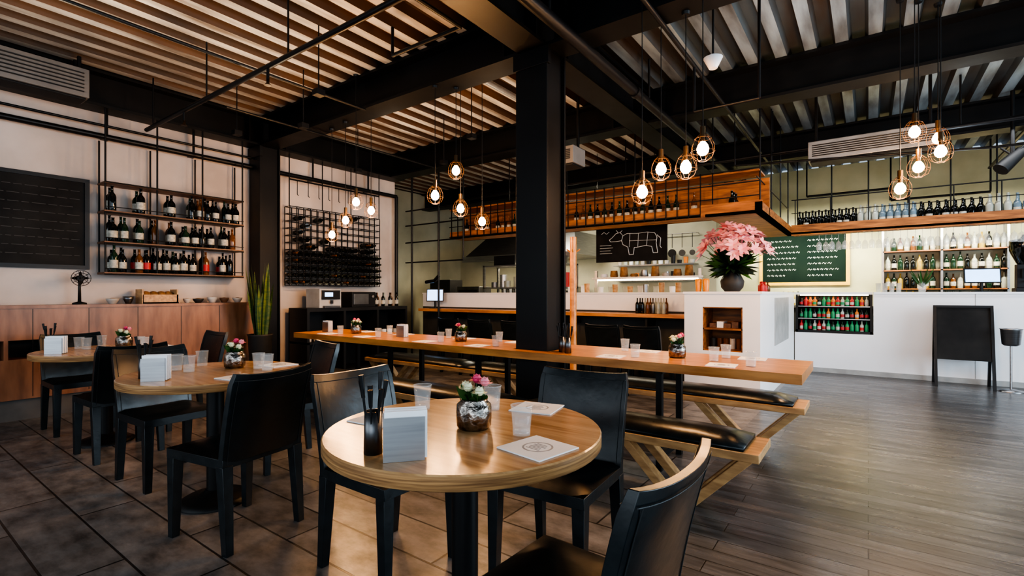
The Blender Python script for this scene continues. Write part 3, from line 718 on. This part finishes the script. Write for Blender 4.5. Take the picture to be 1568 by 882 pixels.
for (a,c,d,e) in ((x0-.06,x1+.06,z1,z1+.06),(x0-.06,x1+.06,z0-.06,z0),(x0-.06,x0,z0,z1),(x1,x1+.06,z0,z1)): b.box(a,c,YB-.04,YW,d,e,YELF)
for k in range(7):
    z=z1-.12-k*.11
    for side in (0,1):
        x=x0+.08+side*.68; e=x+random.uniform(.3,.56)
        while x<e:
            L=random.uniform(.03,.07); b.tube([(x,YB-.028,z),(x+L*.4,YB-.028,z+.025),(x+L*.7,YB-.028,z-.008),(x+L,YB-.028,z+.018)],.0035,CHALKW,seg=4); x+=L+.02
b.obj('menu_chalkboard')
monitor('pos_monitor',1.24,9.1,1.226,.38,.2,R(8))
b=MB()
for k in range(10): b.wineglass(-.32+.09*(k%5)-.1,10.42+.1*(k//5),.991,.22,.04)
b.obj('wine_glasses')
b=MB()
for k in range(8): b.tumbler(.12+.08*(k%4),9.15+.09*(k//4),1.226,.13,.034)
b.obj('bar_glasses')
b=MB()
for k in range(8): b.bottle(-1.62+.08*k,10.55,.991,.25,.035,random.choice([BOTC,BOTY,BOTG]),LABW)
b.obj('mixer_bottles')
b=MB(); b.lathe((.62,9.12,1.226),[(.04,0),(.05,.1),(.03,.15)],GLASSB,cap=False)
for k in range(24):
    a=random.random()*6.28; b.leaf((.62,9.12,1.3),(.62+.14*math.cos(a),9.12+.14*math.sin(a),1.42+.16*random.random()),.03,LEAF)
b.obj('herb_vase')
# black espresso grinder with hopper at the end of the bar
b=MB(); c=(1.66,9.12,1.226)
b.box(c[0]-.11,c[0]+.11,c[1]-.13,c[1]+.13,c[2],c[2]+.05,PLAST); b.box(c[0]-.085,c[0]+.085,c[1]-.02,c[1]+.12,c[2]+.05,c[2]+.36,PLAST)
b.lathe((c[0],c[1]+.04,c[2]+.36),[(.07,0),(.085,.02),(.15,.18),(.155,.3),(.15,.32),(.06,.34),(.03,.37),(.03,.39)],BOTD,seg=24)
b.cyl((c[0],c[1]-.06,c[2]+.18),(c[0],c[1]-.06,c[2]+.3),.05,PLAST,seg=16); b.tube([(c[0],c[1]-.02,c[2]+.14),(c[0],c[1]-.16,c[2]+.13)],.012,INOXD)
b.obj('coffee_grinder',bevel=.006)
b=MB(); x0,x1=.70,1.28
for s in (0,1):
    dy=-.14 if s==0 else .10
    b.hexa([(x0,8.62+dy,.35),(x1,8.62+dy,.35),(x1,8.64+dy,.35),(x0,8.64+dy,.35),(x0,8.62,1.02),(x1,8.62,1.02),(x1,8.64,1.02),(x0,8.64,1.02)],CHALK)
    for x in (x0,x1-.03):
        d2=-.2 if s==0 else .16
        b.hexa([(x,8.61+d2,0),(x+.03,8.61+d2,0),(x+.03,8.65+d2,0),(x,8.65+d2,0),(x,8.60,1.04),(x+.03,8.60,1.04),(x+.03,8.65,1.04),(x,8.65,1.04)],PLAST)
b.box(x0,x1,8.60,8.65,1.02,1.05,PLAST)
b.obj('a_frame_chalkboard')
b=MB(); b.lathe((1.42,8.5,0),[(.13,0),(.13,.01),(.03,.03)],INOX); b.cyl((1.42,8.5,.02),(1.42,8.5,.56),.012,INOX)
b.lathe((1.42,8.5,.56),[(.06,0),(.085,.02),(.10,.2),(.11,.21),(.095,.205),(.08,.03),(.001,.02)],INOX,seg=20,cap=False); b.obj('wine_bucket_stand')

# big lily bouquet on island
b=MB(); c=(-1.28,6.12,1.226)
b.lathe(c,[(.08,0),(.12,.05),(.13,.12),(.09,.2),(.07,.24),(.08,.27)],POT,seg=20)
for k in range(260):
    a=random.random()*6.28; e=random.uniform(-.9,1.2); r=random.uniform(.18,.33)
    b.leaf((c[0],c[1],c[2]+.28),(c[0]+r*math.cos(a)*math.cos(e),c[1]+r*math.sin(a)*math.cos(e),c[2]+.36+r*.85*math.sin(e)),.06,LEAF if k%4==0 else LEAFK,droop=.04)
for k in range(80):
    a=random.random()*6.2832; e=math.asin(random.uniform(.08,1)); r=random.uniform(.32,.44)
    p=Vector((c[0]+r*.92*math.cos(a)*math.cos(e),c[1]+r*.92*math.sin(a)*math.cos(e),c[2]+.38+r*.95*math.sin(e)))
    b.cyl((c[0],c[1],c[2]+.25),p,.003,LEAF,seg=5)
    n=(p-Vector((c[0],c[1],c[2]+.3))).normalized(); q=n.to_track_quat('Z','Y').to_matrix()
    for i in range(6):
        t=i*math.pi/3; d=q@Vector((math.cos(t),math.sin(t),.55)); sd=q@Vector((-math.sin(t),math.cos(t),0))
        b.leaf(p,p+d*.09,.045,PINK,droop=.02,side=sd)
b.obj('lily_bouquet')
b=MB()
for (x,y,m) in ((-1.62,5.98,JUICE),(-1.53,5.96,JUICE)): b.lathe((x,y,1.226),[(.03,0),(.04,.13),(.03,.15)],m,seg=14)
for k in range(5): b.bottle(-1.02-.03*(k%2),6.45+.1*k,1.226,.12,.03,random.choice([BOTA,LABR,BOTG]))
b.obj('juice_jars')

# ------------------------------------------------------------ pendants
def f_pend(b):
    b.cyl((0,0,.085),(0,0,.15),.018,BRASS,seg=10); b.cyl((0,0,.05),(0,0,.09),.014,BRASS,seg=10)
    b.lathe((0,0,0),[(.001,-.042),(.020,-.036),(.035,-.017),(.039,.002),(.032,.026),(.016,.05)],BULB,seg=16,cap=False)
    prof=[(.02,.10),(.052,.07),(.072,.025),(.075,-.015),(.060,-.055),(.026,-.075)]
    for k in range(8):
        a=k*math.pi/4; b.tube([(r*math.cos(a),r*math.sin(a),z) for r,z in prof],.0012,CAGE,seg=4)
    for r,z in (prof[1],prof[3],prof[5]):
        b.tube([(r*math.cos(i*math.pi/8),r*math.sin(i*math.pi/8),z) for i in range(17)],.0012,CAGE,seg=4)
PB=mk(f_pend,'caged_bulb')
def px2w(px,py,Y):
    t=(px-784)/754; dx=-.586+.810*t; dy=.810+.586*t; d=Y/dy
    return (dx*d,Y,1.2+(450-py)/754*d)
groups=[[(698,262,3.5),(666,300,3.35),(705,320,3.7),(738,340,3.95)],[(545,310,3.3),(568,323,3.6),(529,338,3.45),(508,360,3.5)],
        [(1076,229,3.35),(1050,257,3.5),(1012,260,3.6),(983,295,3.3)],[(1400,203,5.0),(1436,213,5.25),(1440,233,4.85),(1406,257,5.1),(1378,290,5.0)]]
for g in groups:
    for (px,py,Y) in g:
        p=px2w(px,py,Y)
        o=place(PB,'pendant_lamp',p)
        under = 3.168 if abs(Y-3.45)<.14 else ZC-.001
        c=MB(); c.cyl((0,0,.15),(0,0,under-p[2]),.0035,PLAST,seg=6); c.lathe((0,0,under-p[2]-.02),[(.025,0),(.03,.02)],PLAST,seg=12)
        w=c.obj('cord'); w.parent=o
        l=bpy.data.lights.new('bulb_light','POINT'); l.energy=17; l.color=(1,.57,.27); l.shadow_soft_size=.04
        lo=bpy.data.objects.new('bulb_light',l); SC.collection.objects.link(lo); lo.location=(0,0,-.1); lo.parent=o
b=MB()
b.cyl((-.95,3.9,3.0),(-.95,3.9,HT),.008,PLAST); b.lathe((-.95,3.9,2.9),[(.03,0),(.07,.08),(.03,.1)],WHITE,seg=16)
b.obj('smoke_detector')
b=MB(); b.cyl((1.35,8.0,2.75),(1.35,8.0,HT),.02,STEEL); b.cyl((1.24,7.95,2.64),(1.43,8.05,2.85),.08,STEEL,r1=.06); b.tube([(1.25,8,2.9),(1.35,8,2.8),(1.45,8,2.9)],.012,STEEL); b.obj('black_spotlight')

# ------------------------------------------------------------ lights
def area(name,loc,rot,sx,sy,e,col):
    l=bpy.data.lights.new(name,'AREA'); l.shape='RECTANGLE'; l.size=sx; l.size_y=sy; l.energy=e; l.color=col
    o=bpy.data.objects.new(name,l); SC.collection.objects.link(o); o.location=loc; o.rotation_euler=rot; return o
area('daylight_window_right_a',(XR+.3,-.1,1.7),(0,R(90),0),2.8,4.4,80,(.66,.85,1))
area('daylight_window_right_b',(XR+.3,4.9,1.7),(0,R(90),0),2.8,4.4,340,(.68,.86,1))
area('daylight_window_front_a',(-3.8,YF-.3,1.7),(R(90),0,0),4.5,2.8,80,(.82,.92,1))
area('daylight_window_front_b',(1.7,YF-.3,1.7),(R(90),0,0),5,2.8,115,(.78,.90,1))
area('kitchen_hood_light',(-5.8,8.3,1.9),(0,0,0),2,.1,45,(1,.85,.6))
area('kitchen_ceiling_light',(-4.0,8.0,3.1),(0,0,0),2.5,.4,85,(1,.9,.70))
area('pass_light',(-2.6,6.97,1.39),(0,0,0),1.5,.06,16,(1,.8,.5))
area('added_back_bar_fill',(.9,10.0,2.25),(R(38),0,0),3.5,.15,80,(1,.94,.72))  # floating unseen area lights added to brighten the LED-lit bar wall
area('added_back_bar_fill',(-1.1,10.0,2.25),(R(38),0,0),1.6,.15,50,(1,.94,.72))
area('added_bar_fill',(.6,7.8,3.1),(0,0,0),3,.3,30,(.95,.97,1))  # no fixture here, added to brighten the white bar
for (x,y,e) in ((-4.6,.9,27),(-4.4,2.4,18),(-3.5,4.5,12),(-5.2,4.5,12)):  # added warm spots without fixtures, brighten the left deck
    l=bpy.data.lights.new('added_ceiling_fill','SPOT'); l.energy=e*3; l.color=(1,.78,.54); l.spot_size=R(140); l.spot_blend=1; l.shadow_soft_size=.15
    o=bpy.data.objects.new('added_ceiling_fill',l); SC.collection.objects.link(o); o.location=(x,y,2.4); o.rotation_euler=(R(180),0,0)
for (x,y,e) in ((-.2,4.5,20),(.8,7.0,13),(-.3,1.8,24),(1.6,4.4,16)):  # added cool spots without fixtures, brighten the right deck
    l=bpy.data.lights.new('added_ceiling_fill','SPOT'); l.energy=e*2; l.color=(.74,.88,1); l.spot_size=R(140); l.spot_blend=1; l.shadow_soft_size=.15
    o=bpy.data.objects.new('added_ceiling_fill',l); SC.collection.objects.link(o); o.location=(x,y,2.4); o.rotation_euler=(R(180),0,0)
w=bpy.data.worlds.new('World'); SC.world=w; w.use_nodes=True
bg=w.node_tree.nodes['Background']; bg.inputs[0].default_value=(.64,.81,1,1); bg.inputs[1].default_value=.6

# ------------------------------------------------------------ camera
cam=bpy.data.cameras.new('cam'); co=bpy.data.objects.new('camera',cam); SC.collection.objects.link(co)
co.location=(0,0,1.2); co.rotation_euler=(R(90),0,R(35.9)); cam.sensor_width=36; cam.lens=36*754/1568; cam.shift_y=.0057; cam.clip_start=.02
SC.camera=co
SC.view_settings.view_transform='AgX'
try: SC.view_settings.look='AgX - High Contrast'
except Exception: pass
SC.view_settings.exposure=.18
